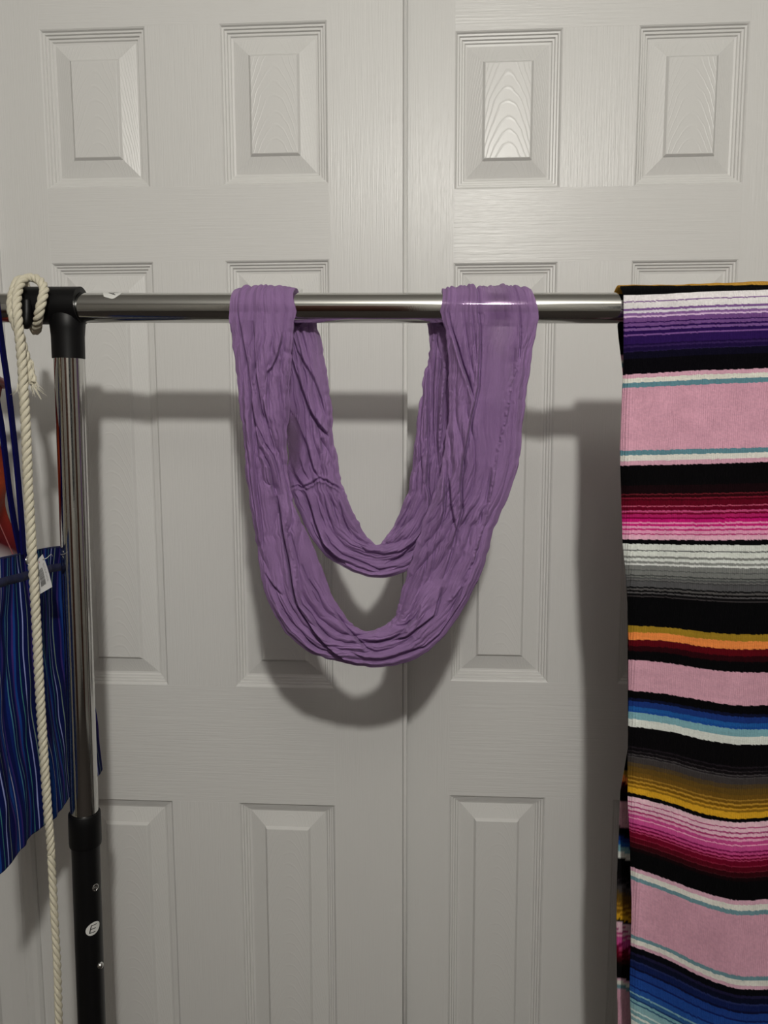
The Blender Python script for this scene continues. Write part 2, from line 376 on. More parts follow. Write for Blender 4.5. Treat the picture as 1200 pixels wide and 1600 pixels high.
# feet below the frame and the far post, so that the rack stands
for x_ in (pxa(.05), .80):
    add(box('foot', (x_-.014, GY-.20, .035), (x_+.014, GY+.19, .062), M_POWDER, bev=.004))
    for yy in (GY-.17, GY+.165): add(lathe('wheel', [(-.009, .001), (-.009, .0165), (-.007, .0185), (.007, .0185), (.009, .0165), (.009, .001)], (x_, yy, .0187), (1, 0, 0), M_BLACK, seg=24))
    keep(box('brace', (x_-.010, GY-.010, .055), (x_+.010, GY+.010, .085), M_POWDER), rack)
add(lathe('post', [(.05, .001), (.05, .0162), (rail_z(.8)-.01, .0162), (rail_z(.8)-.01, .001)], (.80, GY, 0), (0, 0, 1), M_CHROME, seg=48))
add(box('crossbar', (PX+.012, GY-.008, .040), (.80-.012, GY+.008, .056), M_POWDER, bev=.003))

# ------------------------------------------------------------------ cloth shading
def cloth_mat(name, col=None, attr=None, rough=.85, sheen=.3, weave=(900, .0003), transl=0.0, sheer=False, crinkle=None):
    m = mat(name, col or (.5, .5, .5), rough, 0, .08); t = NT(m)
    t.b.inputs['Sheen Weight'].default_value = sheen; t.b.inputs['Sheen Roughness'].default_value = .5
    if attr:
        a = t.n('ShaderNodeAttribute', attribute_name=attr); t.l(a.outputs['Color'], t.b.inputs['Base Color']); csrc = a.outputs['Color']
    uv = t.n('ShaderNodeUVMap').outputs[0]
    mp = t.n('ShaderNodeMapping'); t.l(uv, mp.inputs[0]); h = None
    if crinkle:
        mp.inputs['Scale'].default_value = crinkle
        nz = t.n('ShaderNodeTexNoise', s_Scale=1.0, s_Detail=5.0, s_Roughness=.62, s_Distortion=.6); t.l(mp.outputs[0], nz.inputs['Vector'])
        h = nz.outputs[0]
    else:
        mp.inputs['Scale'].default_value = (weave[0], weave[0]*.6, 1)
        nz = t.n('ShaderNodeTexNoise', s_Scale=1.0, s_Detail=2.0); t.l(mp.outputs[0], nz.inputs['Vector']); h = nz.outputs[0]
    t.bump(h, weave[1])
    out = t.t.nodes['Material Output']; sh = t.b.outputs[0]
    if transl:
        tr = t.n('ShaderNodeBsdfTranslucent'); tr.inputs[0].default_value = (*(col or (.5, .5, .5)), 1)
        mx = t.n('ShaderNodeMixShader', i_0=transl); t.l(sh, mx.inputs[1]); t.l(tr.outputs[0], mx.inputs[2]); sh = mx.outputs[0]
    if sheer:
        a = t.n('ShaderNodeAttribute', attribute_name='sheer'); tp = t.n('ShaderNodeBsdfTransparent'); tp.inputs[0].default_value = (.80, .70, .84, 1)
        mx = t.n('ShaderNodeMixShader'); t.l(a.outputs['Fac'], mx.inputs[0]); t.l(sh, mx.inputs[1]); t.l(tp.outputs[0], mx.inputs[2]); sh = mx.outputs[0]
    t.l(sh, out.inputs[0]); return m
def set_uv(o, UV):
    me = o.data; uv = me.uv_layers.new(name='UVMap'); li = np.zeros(len(me.loops), np.int32); me.loops.foreach_get('vertex_index', li)
    uv.data.foreach_set('uv', UV.reshape(-1, 2)[li].astype(np.float32).ravel())
def set_float(o, name, A):
    a = o.data.attributes.new(name, 'FLOAT', 'POINT'); a.data.foreach_set('value', A.astype(np.float32).ravel())
def set_color(o, name, C):
    a = o.data.color_attributes.new(name, 'FLOAT_COLOR', 'POINT'); C4 = np.concatenate([C.reshape(-1, 3), np.ones((C.size//3, 1))], 1)
    a.data.foreach_set('color', C4.astype(np.float32).ravel())

# ------------------------------------------------------------------ striped serape blanket
KX = [975, 1040, 1100, 1150, 1200, 1340, 1560]
K = [  # photo rows of the main stripe boundaries at those columns
    [464, 462, 459, 457.5, 456, 452], [585.7, 582, 578.5, 577, 574.8, 570], [606.5, 603.5, 600.5, 598.5, 597, 592],
    [704, 702.5, 701, 700, 698.5, 694], [727.4, 726, 724.5, 723, 721, 717], [842, 843, 843.5, 843.2, 842.6, 841],
    [849, 850.3, 851, 851.2, 851, 850], [976.5, 979.5, 986.5, 990.2, 990.5, 986], [998.5, 1000.5, 1009.5, 1013.5, 1013, 1009],
    [1029.5, 1034.5, 1044.5, 1049.3, 1049.5, 1045], [1077, 1083.5, 1093.5, 1101, 1100.5, 1094], [1088, 1096, 1107, 1114, 1114.6, 1108],
    [1132.5, 1141, 1154.5, 1162, 1161.7, 1152], [1234.5, 1251, 1270, 1278, 1275, 1262], [1240.5, 1257, 1276.5, 1283.5, 1281, 1268],
    [1347.5, 1372, 1393, 1405, 1403, 1388], [1471, 1497, 1526, 1542, 1544, 1528], [1599, 1640, 1668, 1684, 1688, 1670],
    [1680, 1720, 1748, 1764, 1770, 1750], [1800, 1840, 1868, 1884, 1890, 1870]]
B_ = (5, 5, 7)
SEG = [
  [(.068, (235, 230, 232)), (.082, (132, 95, 150)), (.155, (232, 228, 230)), (.185, (130, 92, 152)), (.217, (225, 218, 230)), (.25, (140, 100, 160)), (.272, (220, 190, 225)), (.33, (118, 78, 140)), (.345, (50, 20, 85)), (.385, (118, 80, 142)), (.41, (42, 15, 80)), (.442, (125, 88, 150)), (.487, (42, 18, 82)), (.508, (125, 85, 150)), (.61, (44, 22, 84)), (.63, (30, 14, 62)), (.655, (50, 32, 82)), (.70, (28, 14, 60)), (.712, (40, 28, 70)), (.80, (12, 10, 30)), (1, (6, 5, 10))],
  [(.30, (220, 170, 190)), (.64, (232, 230, 220)), (1, (98, 142, 155))],
  [(1, (222, 166, 187))],
  [(.33, (98, 142, 155)), (.70, (232, 230, 222)), (1, (222, 170, 190))],
  [(.27, (6, 5, 7)), (.385, (22, 6, 10)), (.40, (105, 30, 40)), (.435, (45, 5, 12)), (.455, (120, 25, 45)), (.475, (70, 4, 18)), (.545, (98, 6, 30)), (.558, (190, 85, 115)), (.608, (105, 5, 35)), (.635, (200, 80, 130)), (.66, (120, 5, 45)), (.70, (185, 35, 105)), (.722, (130, 8, 60)), (.765, (205, 25, 120)), (.788, (240, 150, 190)), (.819, (210, 30, 125)), (.851, (240, 165, 200)), (.876, (205, 45, 125)), (.918, (238, 165, 198)), (.934, (195, 60, 125)), (1, (238, 182, 205))],
  [(1, B_)],
  [(.07, (222, 226, 220)), (.085, (120, 124, 122)), (.145, (222, 226, 220)), (.172, (135, 138, 134)), (.206, (222, 226, 222)), (.235, (140, 143, 140)), (.258, (222, 224, 222)), (.313, (122, 124, 122)), (.325, (90, 92, 92)), (.375, (120, 122, 120)), (.39, (70, 72, 72)), (.405, (112, 114, 112)), (.425, (82, 84, 84)), (.44, (104, 104, 104)), (.455, (70, 70, 72)), (.52, (84, 84, 86)), (.54, (22, 22, 24)), (.562, (86, 84, 84)), (.585, (16, 15, 17)), (.602, (84, 82, 84)), (.63, (14, 13, 15)), (.643, (58, 54, 56)), (1, B_)],
  [(.46, (160, 128, 38)), (1, (245, 145, 75))],
  [(.30, (90, 8, 20)), (.55, (42, 5, 12)), (1, B_)],
  [(1, (216, 164, 182))],
  [(1, B_)],
  [(.10, (14, 20, 50)), (.30, (28, 55, 125)), (.42, (32, 92, 165)), (.50, (30, 80, 160)), (.74, (130, 178, 190)), (1, (228, 232, 226))],
  [(.30, (7, 6, 8)), (.32, (32, 26, 32)), (.36, (12, 10, 13)), (.375, (48, 42, 46)), (.41, (18, 15, 18)), (.425, (70, 66, 68)), (.445, (36, 33, 36)), (.46, (74, 70, 72)), (.54, (62, 58, 58)), (.60, (82, 66, 42)), (.68, (98, 74, 30)), (.745, (112, 82, 28)), (.765, (165, 125, 45)), (.80, (118, 84, 24)), (.825, (190, 145, 50)), (.86, (125, 88, 20)), (.885, (205, 155, 45)), (.915, (150, 108, 28)), (1, (222, 168, 42))],
  [(1, B_)],
  [(.065, (238, 198, 212)), (.08, (190, 80, 130)), (.13, (238, 196, 212)), (.15, (180, 70, 125)), (.19, (236, 190, 208)), (.215, (185, 60, 120)), (.245, (232, 165, 195)), (.29, (205, 75, 145)), (.305, (240, 170, 200)), (.37, (205, 80, 148)), (.39, (130, 25, 80)), (.42, (200, 75, 138)), (.44, (120, 10, 60)), (.465, (195, 70, 125)), (.485, (115, 5, 45)), (.50, (175, 60, 100)), (.56, (112, 6, 38)), (.575, (140, 35, 60)), (.63, (88, 6, 26)), (.645, (105, 28, 42)), (.70, (52, 5, 14)), (.715, (60, 20, 26)), (.76, (20, 4, 7)), (1, B_)],
  [(.05, (222, 176, 195)), (.115, (232, 230, 222)), (.165, (112, 150, 160)), (.855, (217, 164, 184)), (.90, (112, 150, 160)), (.96, (232, 230, 222)), (1, (220, 175, 194))],
  [(.07, (6, 8, 16)), (.10, (30, 28, 60)), (.16, (10, 16, 40)), (.18, (36, 46, 95)), (.24, (18, 32, 82)), (.265, (14, 20, 55)), (.34, (30, 62, 135)), (.36, (20, 36, 95)), (.46, (32, 72, 150)), (.48, (24, 45, 110)), (.54, (38, 84, 160)), (.56, (130, 175, 190)), (.60, (50, 95, 150)), (.62, (35, 65, 115)), (.65, (130, 178, 188)), (.67, (60, 100, 130)), (.74, (140, 182, 190)), (.76, (205, 222, 220)), (.80, (125, 168, 178)), (.83, (228, 232, 226)), (.87, (140, 178, 185)), (1, (225, 230, 225))],
  [(1, (225, 230, 225))], [(1, B_)]]
SEGC = [([e for e, _ in s_], np.array([lin(c) for _, c in s_])) for s_ in SEG]
def stripe(v):
    """v: main index + fraction -> colour"""
    k = np.clip(np.floor(v).astype(int), 0, len(SEG)-1); f = v-k; C = np.zeros(v.shape+(3,))
    for q, (e, c) in enumerate(SEGC):
        mk = k == q
        if mk.any(): C[mk] = c[np.clip(np.searchsorted(e, f[mk]), 0, len(e)-1)]
    C[v < 0] = lin(B_); C[v < -.10] = lin((196, 148, 62))
    return C
VN1, VN2, VN3 = VN(3), VN(5), VN(9)
def serape():
    Km = np.array([r_+[r_[-1]-4] for r_ in K]); ncol = 230
    left = np.array([(440, 975), (465, 974), (560, 974), (640, 971), (700, 969), (780, 971), (850, 973), (900, 978), (950, 981), (1000, 982), (1100, 982), (1180, 981), (1250, 981), (1300, 984), (1400, 987), (1470, 986), (1540, 984), (1600, 987), (1800, 990), (1900, 990)], float)
    tcol = np.linspace(0, 1, ncol)**1.0
    vrows = []
    for k in range(len(K)-1):
        n = max(2, int(round((Km[k+1][0]-Km[k][0])/.85)));
        if k >= 17: n = 12
        vrows += list(k+np.arange(n)/n)
    vrows = np.array(vrows+[len(K)-1.0001]); nr = len(vrows)
    Y = np.stack([np.interp(vrows, np.arange(len(K)), Km[:, c]) for c in range(7)], 1)
    PXg = np.zeros((nr, ncol)); PYg = np.zeros((nr, ncol))
    for i in range(nr):
        xl = np.interp(Y[i, 0], left[:, 0], left[:, 1]); xx = xl+(1530-xl)*tcol
        PXg[i] = xx; PYg[i] = spline_row(xx, KX, Y[i])
    drop = np.clip((PYg-500)/1100, 0, 1.3)
    edge = np.exp(-(tcol[None]*555/9)**2)
    u_ = (PXg-975)/230
    ramp = np.clip((PYg-495)/120, 0, 1); RS = RR+.0035; dep = np.full_like(PXg, GY-RS)
    for _k in range(5):
        Pt = at_arr(PXg, PYg, dep); dz_ = np.clip(Pt[..., 2]-rail_z(Pt[..., 0]), 0, RS*.98); dep = GY-np.sqrt(RS**2-dz_**2)
    dep = dep + ramp*(.010*drop - .010*drop*np.sin(u_*4.6+.6+drop*.8) - .006*drop*np.sin(u_*9+2.2-1.6*drop)*np.clip(drop*2, 0, 1) + .006*edge + .0012*VN1(PXg/28, PYg/60))
    P = at_arr(PXg, PYg, dep)
    P[..., 0] += 0
    # over the rail and down behind
    top = P[0]; rows_b, vb = [], []
    rad0 = np.hypot(top[:, 1]-GY, top[:, 2]-rail_z(top[:, 0])); th_start = np.arctan2(top[:, 2]-rail_z(top[:, 0]), -(top[:, 1]-GY))
    nth = 60
    for i in range(1, nth+1):
        f_ = i/nth; th = th_start+(math.pi-th_start)*f_
        r_ = rad0*(1-f_)+(RR+.0050)*f_ + (.0014+.0062*np.clip((top[:, 0]-.24)/.14, 0, 1))*np.clip((th-1.15)/.5, 0, 1)*np.clip((math.pi-th)/.8, 0, 1)+.0005*VN2(top[:, 0]*120, f_*2)
        q = np.stack([top[:, 0]-.004*f_*(top[:, 0] < 9), GY-r_*np.cos(th), rail_z(top[:, 0])+r_*np.sin(th)], 1); rows_b.append(q)
        vb.append(-.05-.2*(th > 1.32))
    # back sheet: lower edge wanders left of the front sheet
    zb0 = rows_b[-1][:, 2]; nb = 420; zend = -1.0+Z0
    YBK = GY+RR+.006
    bt = [(485, 968), (508, 965), (530, 967), (570, 972), (610, 976), (700, 980), (1170, 983), (1200, 978), (1240, 971), (1300, 969), (1370, 966), (1450, 965), (1540, 966), (1640, 968), (1900, 970)]
    bw = np.array([at(a_, b_, YBK) for b_, a_ in bt]); bx = np.column_stack([bw[:, 2], bw[:, 0]])[::-1]
    bvt = [(485, -.1), (507, .75), (555, 1.0), (567, 1.6), (575, 2), (690, 3), (715, 4), (840, 5), (850, 6), (1100, 6.9), (1206, 7.0), (1222, 7.9), (1228, 8.3), (1240, 8.6), (1253, 9), (1294, 10), (1306, 11), (1343, 12), (1440, 13), (1444, 14), (1532, 15), (1540, 15.1), (1640, 15.9), (1750, 17), (1900, 18)]
    Bv = np.array([(at(970, a_, YBK)[2], b_) for a_, b_ in bvt])[::-1]
    for i in range(1, nb+1):
        f_ = i/nb; z = zb0+(zend-zb0)*f_; q = rows_b[nth-1].copy(); zz = z-Z0
        q[:, 0] += np.interp(z, bx[:, 0], bx[:, 1])-q[0, 0]; q[:, 2] = z
        q[:, 1] = GY+RR+.005+.004*np.sin(q[:, 0]*30+f_*3)*f_+.006*f_
        rows_b.append(q); vb.append(np.interp(z+.25*(q[:, 0]-q[0, 0])*(zz < -.3), Bv[:, 0], Bv[:, 1]))
    rows_b = np.array(rows_b)[::-1]; vb = np.array(vb)[::-1]
    ALL = np.concatenate([rows_b, P], 0)
    Vv = np.concatenate([vb, np.repeat(vrows[:, None], ncol, 1)], 0)
    # ragged weft: jitter the stripe index by under a millimetre
    dv = np.abs(np.gradient(Vv, axis=0)); dv = np.clip(dv, 0, .2); dv[:nb] *= .25
    xx = ALL[..., 0]; jit = VN3(xx*520, Vv*3.1)*.65+VN2(xx*1100, Vv*7)*.45
    C = stripe(Vv+np.where(Vv > 0, jit*dv, 0))
    tone = 1+.10*VN1(xx*900, Vv*60)+.05*VN2(xx*60, Vv*9); C = C*tone[..., None]
    nrow = ALL.shape[0]
    root = empty('serape_blanket', (.30, GY, rail_z(.3))); tag(root, 'multicoloured striped woven blanket folded over the right end of the chrome rail', 'blanket')
    m = cloth_mat('serape_wool', attr='stripe', rough=.95, sheen=0, weave=(1500, .0009))
    nt = NT(m); uvn = nt.n('ShaderNodeUVMap').outputs[0]; wv = nt.n('ShaderNodeTexWave', s_Scale=1.0, s_Distortion=.8, s_Detail=1.0)
    mpn = nt.n('ShaderNodeMapping'); mpn.inputs['Scale'].default_value = (150, 3, 1); nt.l(uvn, mpn.inputs[0]); nt.l(mpn.outputs[0], wv.inputs[0])
    bm_ = nt.n('ShaderNodeBump', s_Distance=.0004, s_Strength=.8); nt.l(wv.outputs[0], bm_.inputs['Height'])
    old = [n for n in nt.t.nodes if n.type == 'BUMP' and n != bm_][0]; nt.l(old.outputs[0], bm_.inputs['Normal']); nt.l(bm_.outputs[0], nt.b.inputs['Normal'])
    L = np.zeros((nrow, ncol)); L[1:] = np.cumsum(np.linalg.norm(np.diff(ALL, axis=0), axis=2), 0)
    # two leaves of the fold: the front sheet with the turn over the rail, and the sheet behind
    cut = nb
    for nm, a_, b_ in (('back_fold', 0, cut+1), ('front_fold', cut, nrow)):
        V = ALL[a_:b_]; o = np_mesh(nm, V, grid_faces(b_-a_, ncol), m)
        set_uv(o, np.stack([xx[a_:b_], L[a_:b_]], -1)); set_color(o, 'stripe', C[a_:b_]); keep(o, root)
        sd = o.modifiers.new('thick', 'SOLIDIFY'); sd.thickness = .0022; sd.offset = 1 if False else -1
def spline_row(x, kx, ky):
    # smooth monotone-ish interpolation (cubic Hermite)
    kx = np.array(kx, float); ky = np.array(ky, float); m = np.gradient(ky, kx)
    i = np.clip(np.searchsorted(kx, x)-1, 0, len(kx)-2); h = kx[i+1]-kx[i]; t = (x-kx[i])/h
    return (2*t**3-3*t**2+1)*ky[i]+(t**3-2*t**2+t)*h*m[i]+(-2*t**3+3*t**2)*ky[i+1]+(t**3-t**2)*h*m[i+1]
serape()

# ------------------------------------------------------------------ purple infinity scarf
FRONT = [((357, 487), (462, 487)), ((363, 520), (457, 520)), ((367, 560), (455, 560)), ((372, 600), (453, 600)), ((379, 670), (449, 670)), ((385, 730), (450, 735)), ((393, 800), (460, 790)),
  ((403, 870), (482, 838)), ((414, 925), (502, 888)), ((436, 972), (522, 935)), ((476, 1014), (545, 970)), ((530, 1034), (572, 986)), ((588, 1041), (600, 979)),
  ((645, 1029), (618, 962)), ((695, 992), (626, 932)), ((735, 932), (638, 893)), ((757, 876), (652, 850)), ((779, 806), (668, 800)), ((806, 736), (690, 735)),
  ((815, 670), (700, 665)), ((826, 590), (702, 595)), ((834, 525), (697, 525)), ((842, 487), (689, 487))]
BACK = [((420, 474), (490, 474)), ((430, 520), (498, 520)), ((440, 570), (508, 570)), ((447, 640), (517, 635)), ((450, 700), (521, 690)), ((453, 757), (532, 752)), ((475, 815), (548, 795)),
  ((505, 864), (568, 832)), ((545, 889), (585, 851)), ((590, 902), (597, 850)), ((632, 893), (609, 833)), ((664, 862), (628, 798)), ((688, 815), (641, 755)),
  ((708, 740), (649, 690)), ((722, 650), (661, 605)), ((735, 560), (671, 548)), ((742, 474), (666, 480))]
CR_F = [  # hand-traced fold lines: (weight, points)
  (1.0, [(370, 478), (376, 517), (381, 539), (386, 567), (391, 599), (393, 628), (398, 660), (403, 700)]), (1.1, [(395, 500), (397.5, 536), (399, 555), (400, 580), (404, 605), (409, 640), (417, 670)]),
  (.9, [(442.5, 517), (440, 536), (435, 557), (427, 574), (420, 582), (418, 617), (421, 650)]), (.7, [(427.5, 550), (424, 566), (420, 580)]), (1.3, [(412, 452), (410, 468), (409, 478), (413, 488)]),
  (.9, [(397, 658), (404, 671), (413, 693), (426, 712), (432, 730), (438, 760)]), (1.0, [(406, 699), (421, 730), (426, 763), (433, 785)]), (.8, [(410, 624), (422, 680), (430, 708)]),
  (.8, [(391, 640), (394, 680), (399, 730), (402, 770), (408, 820), (412, 860)]), (.7, [(383, 680), (388, 720), (394, 770), (401, 810)]),
  (1.9, [(432, 775), (437, 800), (443, 840), (451.5, 882), (457, 915), (462.5, 942), (475, 963), (490, 985), (508, 1007), (536, 1029), (560, 1036)]),
  (.8, [(413, 893), (426, 915), (444, 931)]), (1.0, [(431, 940), (450, 968), (468, 985), (484, 1005), (506, 1021)]), (1.1, [(466, 922), (472, 944), (486, 959), (497, 977), (521, 1003)]),
  (1.1, [(520, 950), (539.5, 979), (556, 996), (572, 1012), (593, 1021)]), (.9, [(545, 1016), (571, 1027), (600, 1029), (626, 1020), (664, 1010), (688, 990), (708, 960), (730, 925)]),
  (.8, [(470, 880), (480, 905), (495, 925), (505, 950)]), (.6, [(455, 830), (462, 860), (468, 890)]), (.7, [(445, 740), (452, 770), (456, 800)]),
  (1.7, [(697, 470), (699, 483), (704, 511), (713, 536), (722.5, 569), (732, 595), (741, 628)]),
  (1.7, [(744.5, 470), (750, 511), (750, 558), (748, 605), (742, 634), (738, 650), (732, 684), (724, 720), (720, 760), (722, 800), (712, 834), (704, 860)]),
  (1.4, [(808, 470), (811, 485), (813, 522), (809.5, 566)]), (.7, [(735, 470), (738, 500), (742, 540), (745, 580)]), (.6, [(722, 470), (726, 510), (732, 550), (742, 600)]),
  (.7, [(757, 470), (757, 490)]), (.6, [(775, 470), (776, 505), (774, 530)]), (.6, [(796, 470), (799, 495)]),
  (1.4, [(698, 714), (696, 750), (694, 800), (686, 830)]), (1.0, [(700, 740), (704, 790), (710, 820), (713, 832)]), (1.0, [(714, 840), (706, 862), (699, 885), (692, 905)]),
  (1.0, [(768, 730), (764, 760), (758, 790)]), (.8, [(752, 800), (748, 822)]), (1.2, [(690, 916), (688, 930), (680, 960), (660, 976), (636, 994), (610, 1002)]), (1.1, [(658, 944), (650, 964), (636, 976), (615, 979)]),
  (.9, [(560, 998), (585, 1003), (610, 998), (640, 985)]), (.7, [(740, 790), (728, 810), (718, 840)]), (.8, [(745, 870), (728, 900), (715, 935), (700, 965)]), (.6, [(668, 860), (664, 890), (656, 920)]), (.6, [(680, 850), (676, 880), (670, 910)])]
RG_F = [(1.0, [(810, 560), (807, 569), (799.5, 595), (794, 630), (788, 660), (778, 700), (772, 740), (764, 780), (756, 820), (745, 850), (738, 880), (722, 915), (704, 935), (690, 945)]), (.8, [(441, 780), (447, 810), (453, 850), (462, 880), (465, 905), (466, 920)]), (.6, [(815, 500), (812, 560)])]
CR_B = [(1.0, [(455, 515), (465, 549), (477.5, 571), (490, 592), (500, 620), (508, 650)]), (1.8, [(455, 555), (462, 580), (471, 605), (483, 640), (496, 662), (514, 684)]), (1.2, [(454, 640), (468, 668), (479, 697), (490, 734), (499, 747)]),
  (.9, [(501, 684), (505, 708)]), (1.4, [(450, 705), (459, 739), (472, 757), (481, 767)]), (.8, [(462, 700), (474, 735), (484, 752)]), (1.5, [(476, 767), (483, 785), (492, 818), (505, 849), (523, 867), (542, 882)]),
  (.9, [(505, 770), (512, 803), (523, 831)]), (.8, [(527, 772), (534, 803), (542, 825), (552, 842)]), (1.1, [(505, 827), (516, 849), (534, 866), (560, 877), (593, 891), (620, 885)]), (.8, [(493, 770), (500, 800), (512, 830)]), (.7, [(516, 770), (523, 800), (532, 826)]),
  (.8, [(560, 848), (572, 862), (600, 866), (625, 862), (647, 848), (667, 823)]), (.8, [(593, 858), (613, 833), (633, 805), (647, 775)]), (1.0, [(600, 882), (628, 868), (650, 845), (665, 822), (672, 790)]), (.7, [(610, 850), (630, 822), (645, 795)]),
  (1.2, [(668, 560), (668, 600), (669, 660), (670, 710), (668, 760), (672, 780), (668, 815)]), (.9, [(676, 515), (672, 540), (665, 580), (658, 640), (655, 690), (656, 720)]), (.8, [(684, 515), (680, 560), (676, 600), (676, 660), (678, 700)]), (.7, [(656, 700), (660, 740), (657, 780)]), (1.0, [(690, 560), (684, 610), (682, 680), (684, 730)])]
RG_B = [(1.0, [(704, 515), (704, 525), (697, 558), (693, 604), (689, 640), (687, 700), (689, 720)]), (.7, [(679, 515), (676, 540)])]
SEAM = [(448, 768), (457, 762), (465, 759), (472, 762), (479, 759), (487, 756), (493, 751), (499.5, 747), (505, 750), (510.5, 751), (517, 756), (523, 759), (528, 762), (534, 767)]

def seg_dist(px, py, pts):
    best = np.full(px.shape, 1e9); side = np.zeros(px.shape); arc = np.zeros(px.shape); cum = 0.0
    for (x0, y0), (x1, y1) in zip(pts[:-1], pts[1:]):
        dx, dy = x1-x0, y1-y0; L2 = dx*dx+dy*dy; t = np.clip(((px-x0)*dx+(py-y0)*dy)/L2, 0, 1)
        ex, ey = px-(x0+t*dx), py-(y0+t*dy); d = np.hypot(ex, ey); s = np.sign(ex*dy-ey*dx); m = d < best
        best = np.where(m, d, best); side = np.where(m, s, side); l_ = math.sqrt(L2); arc = np.where(m, cum+t*l_, arc); cum += l_
    seg_dist.taper = np.clip(np.minimum(arc, cum-arc)/min(22, cum*.35), 0, 1)**.8
    return best, side
SC_COL = (.36, .215, .44)
M_SCARF = cloth_mat('crinkled_purple_voile', SC_COL, rough=.8, sheen=.08, weave=(0, .0017), transl=.2, sheer=True, crinkle=(520, 60, 1))
def band(name, pairs, creases, ridges, ycen, bulge, seed, root, wrap, nt=170, step=1.2, sheer_fn=None, seam=None, calms=()):
    pr = np.array([[*a_, *b_] for a_, b_ in pairs], float); mid = (pr[:, :2]+pr[:, 2:])/2
    Ls = np.linalg.norm(np.diff(mid, axis=0), axis=1).sum(); ns = int(Ls/step)
    C4 = spline(pr, ns); O, I = C4[:, :2], C4[:, 2:]
    vn, vm, vk = VN(seed), VN(seed+1), VN(seed+2); s = np.arange(ns)*step
    O = O+(O-I)/np.linalg.norm(O-I, axis=1)[:, None]*(1.6*vn(s/23, 0)+1.0*vn(s/9, 5))[:, None]
    I = I+(I-O)/np.linalg.norm(O-I, axis=1)[:, None]*(1.6*vn(s/20, 9)+1.0*vn(s/8, 15))[:, None]
    al = np.linspace(0, math.pi, nt); t = (1-np.cos(al))/2; t = .35*t+.65*np.linspace(0, 1, nt)
    px = O[:, None, 0]*(1-t)+I[:, None, 0]*t; py = O[:, None, 1]*(1-t)+I[:, None, 1]*t
    sg = s[:, None]; tg = t[None]
    width = np.linalg.norm(O-I, axis=1)[:, None]
    yc = ycen(px, py)
    prof = np.sqrt(np.clip(1-(2*tg-1)**2, 0, 1))
    y0 = yc-bulge*(prof**.8)
    P = at_arr(px, py, y0)
    # fold relief in metres, positive = towards the viewer
    w1 = tg*width/19+1.3*vn(sg/150, tg*1.2)+.28*vm(sg/50, tg*2.5)
    w2 = tg*width/8.3+1.3*vm(sg/85, tg*2.4+7)+.35*vk(sg/28, tg*5)
    w3 = tg*width/4.2+.8*vk(sg/28, tg*9)
    h = .0054*(np.abs(np.sin(math.pi*w1))**.75)+.0020*(np.abs(np.sin(math.pi*w2))**.75)*(.6+.5*vn(sg/60, tg*3+3))+.0008*np.abs(np.sin(math.pi*w3))*np.clip(.25+1.3*vm(sg/40, tg*6), 0, 1.3)
    q_ = vk(sg/34+40, tg*width/26+9); h += .0009*np.abs(vn(sg/15+q_*2, tg*width/9+q_*3))*np.clip(.3+vm(sg/60, tg*3), 0, 1)+.0006*np.abs(vm(sg/7, tg*width/5+q_*4))*np.clip(.2+vn(sg/50+7, tg*3+2), 0, 1)
    calm = np.ones_like(px)
    for (cx_, cy_, rx_, ry_, k_) in calms: calm = calm*(1-k_*blob(px, py, cx_, cy_, rx_, ry_))
    h = h*calm+.0022*(1-calm)
    near = 1-.55*np.clip((540-py)/50, 0, 1); h *= near
    rs = np.random.RandomState(seed)
    for wgt, pts in creases:
        xs, ys = [q[0] for q in pts], [q[1] for q in pts]
        mk = (px > min(xs)-45) & (px < max(xs)+45) & (py > min(ys)-16) & (py < max(ys)+16)
        if not mk.any(): continue
        d, sd = seg_dist(px[mk], py[mk], pts); sgn = rs.choice([-1, 1])
        if wgt > 1.25: sgn = 1 if np.mean(xs) < 600 else -1
        h[mk] += (-.0056*wgt*np.exp(-(d/1.7)**2)+sgn*np.clip(sd*d/1.2, -1, 1)*.0026*wgt*np.exp(-d/20)+.0012*wgt*np.exp(-((d-4)/3)**2)*(sgn*sd > 0))*near[mk]*seg_dist.taper
    for wgt, pts in ridges:
        xs, ys = [q[0] for q in pts], [q[1] for q in pts]
        mk = (px > min(xs)-10) & (px < max(xs)+10) & (py > min(ys)-10) & (py < max(ys)+10)
        if not mk.any(): continue
        d, sd = seg_dist(px[mk], py[mk], pts); h[mk] += .0022*wgt*seg_dist.taper*np.exp(-(d/2.2)**2)*(1+.7*vn(py[mk]/3.1, px[mk]/4))
    if seam:
        d, sd = seg_dist(px, py, seam); pk = np.abs(np.sin(px/2.6+vn(px/6, py/6)*2)); h += (.0022*np.exp(-((d-3)/2.4)**2)-.003*np.exp(-(d/1.6)**2))*(.5+pk)
    N = np.cross(np.gradient(P, axis=1), np.gradient(P, axis=0)); N /= np.linalg.norm(N, axis=2)[..., None]+1e-12
    if (N[..., 1].mean()) > 0: N = -N
    fade = np.clip(np.minimum(tg, 1-tg)*9, .25, 1)
    view = (CAM-P); view /= np.linalg.norm(view, axis=2)[..., None]
    D = .55*N+.45*view
    P = P+D*(h*fade)[..., None]
    P[..., 1] = np.where(np.abs(P[..., 2]-rail_z(P[..., 0])) < RR+.002, np.minimum(P[..., 1], GY-RR-.0012) if wrap else np.maximum(P[..., 1], GY+RR+.0012), P[..., 1])
    sh = sheer_fn(px, py) if sheer_fn else np.zeros_like(px)
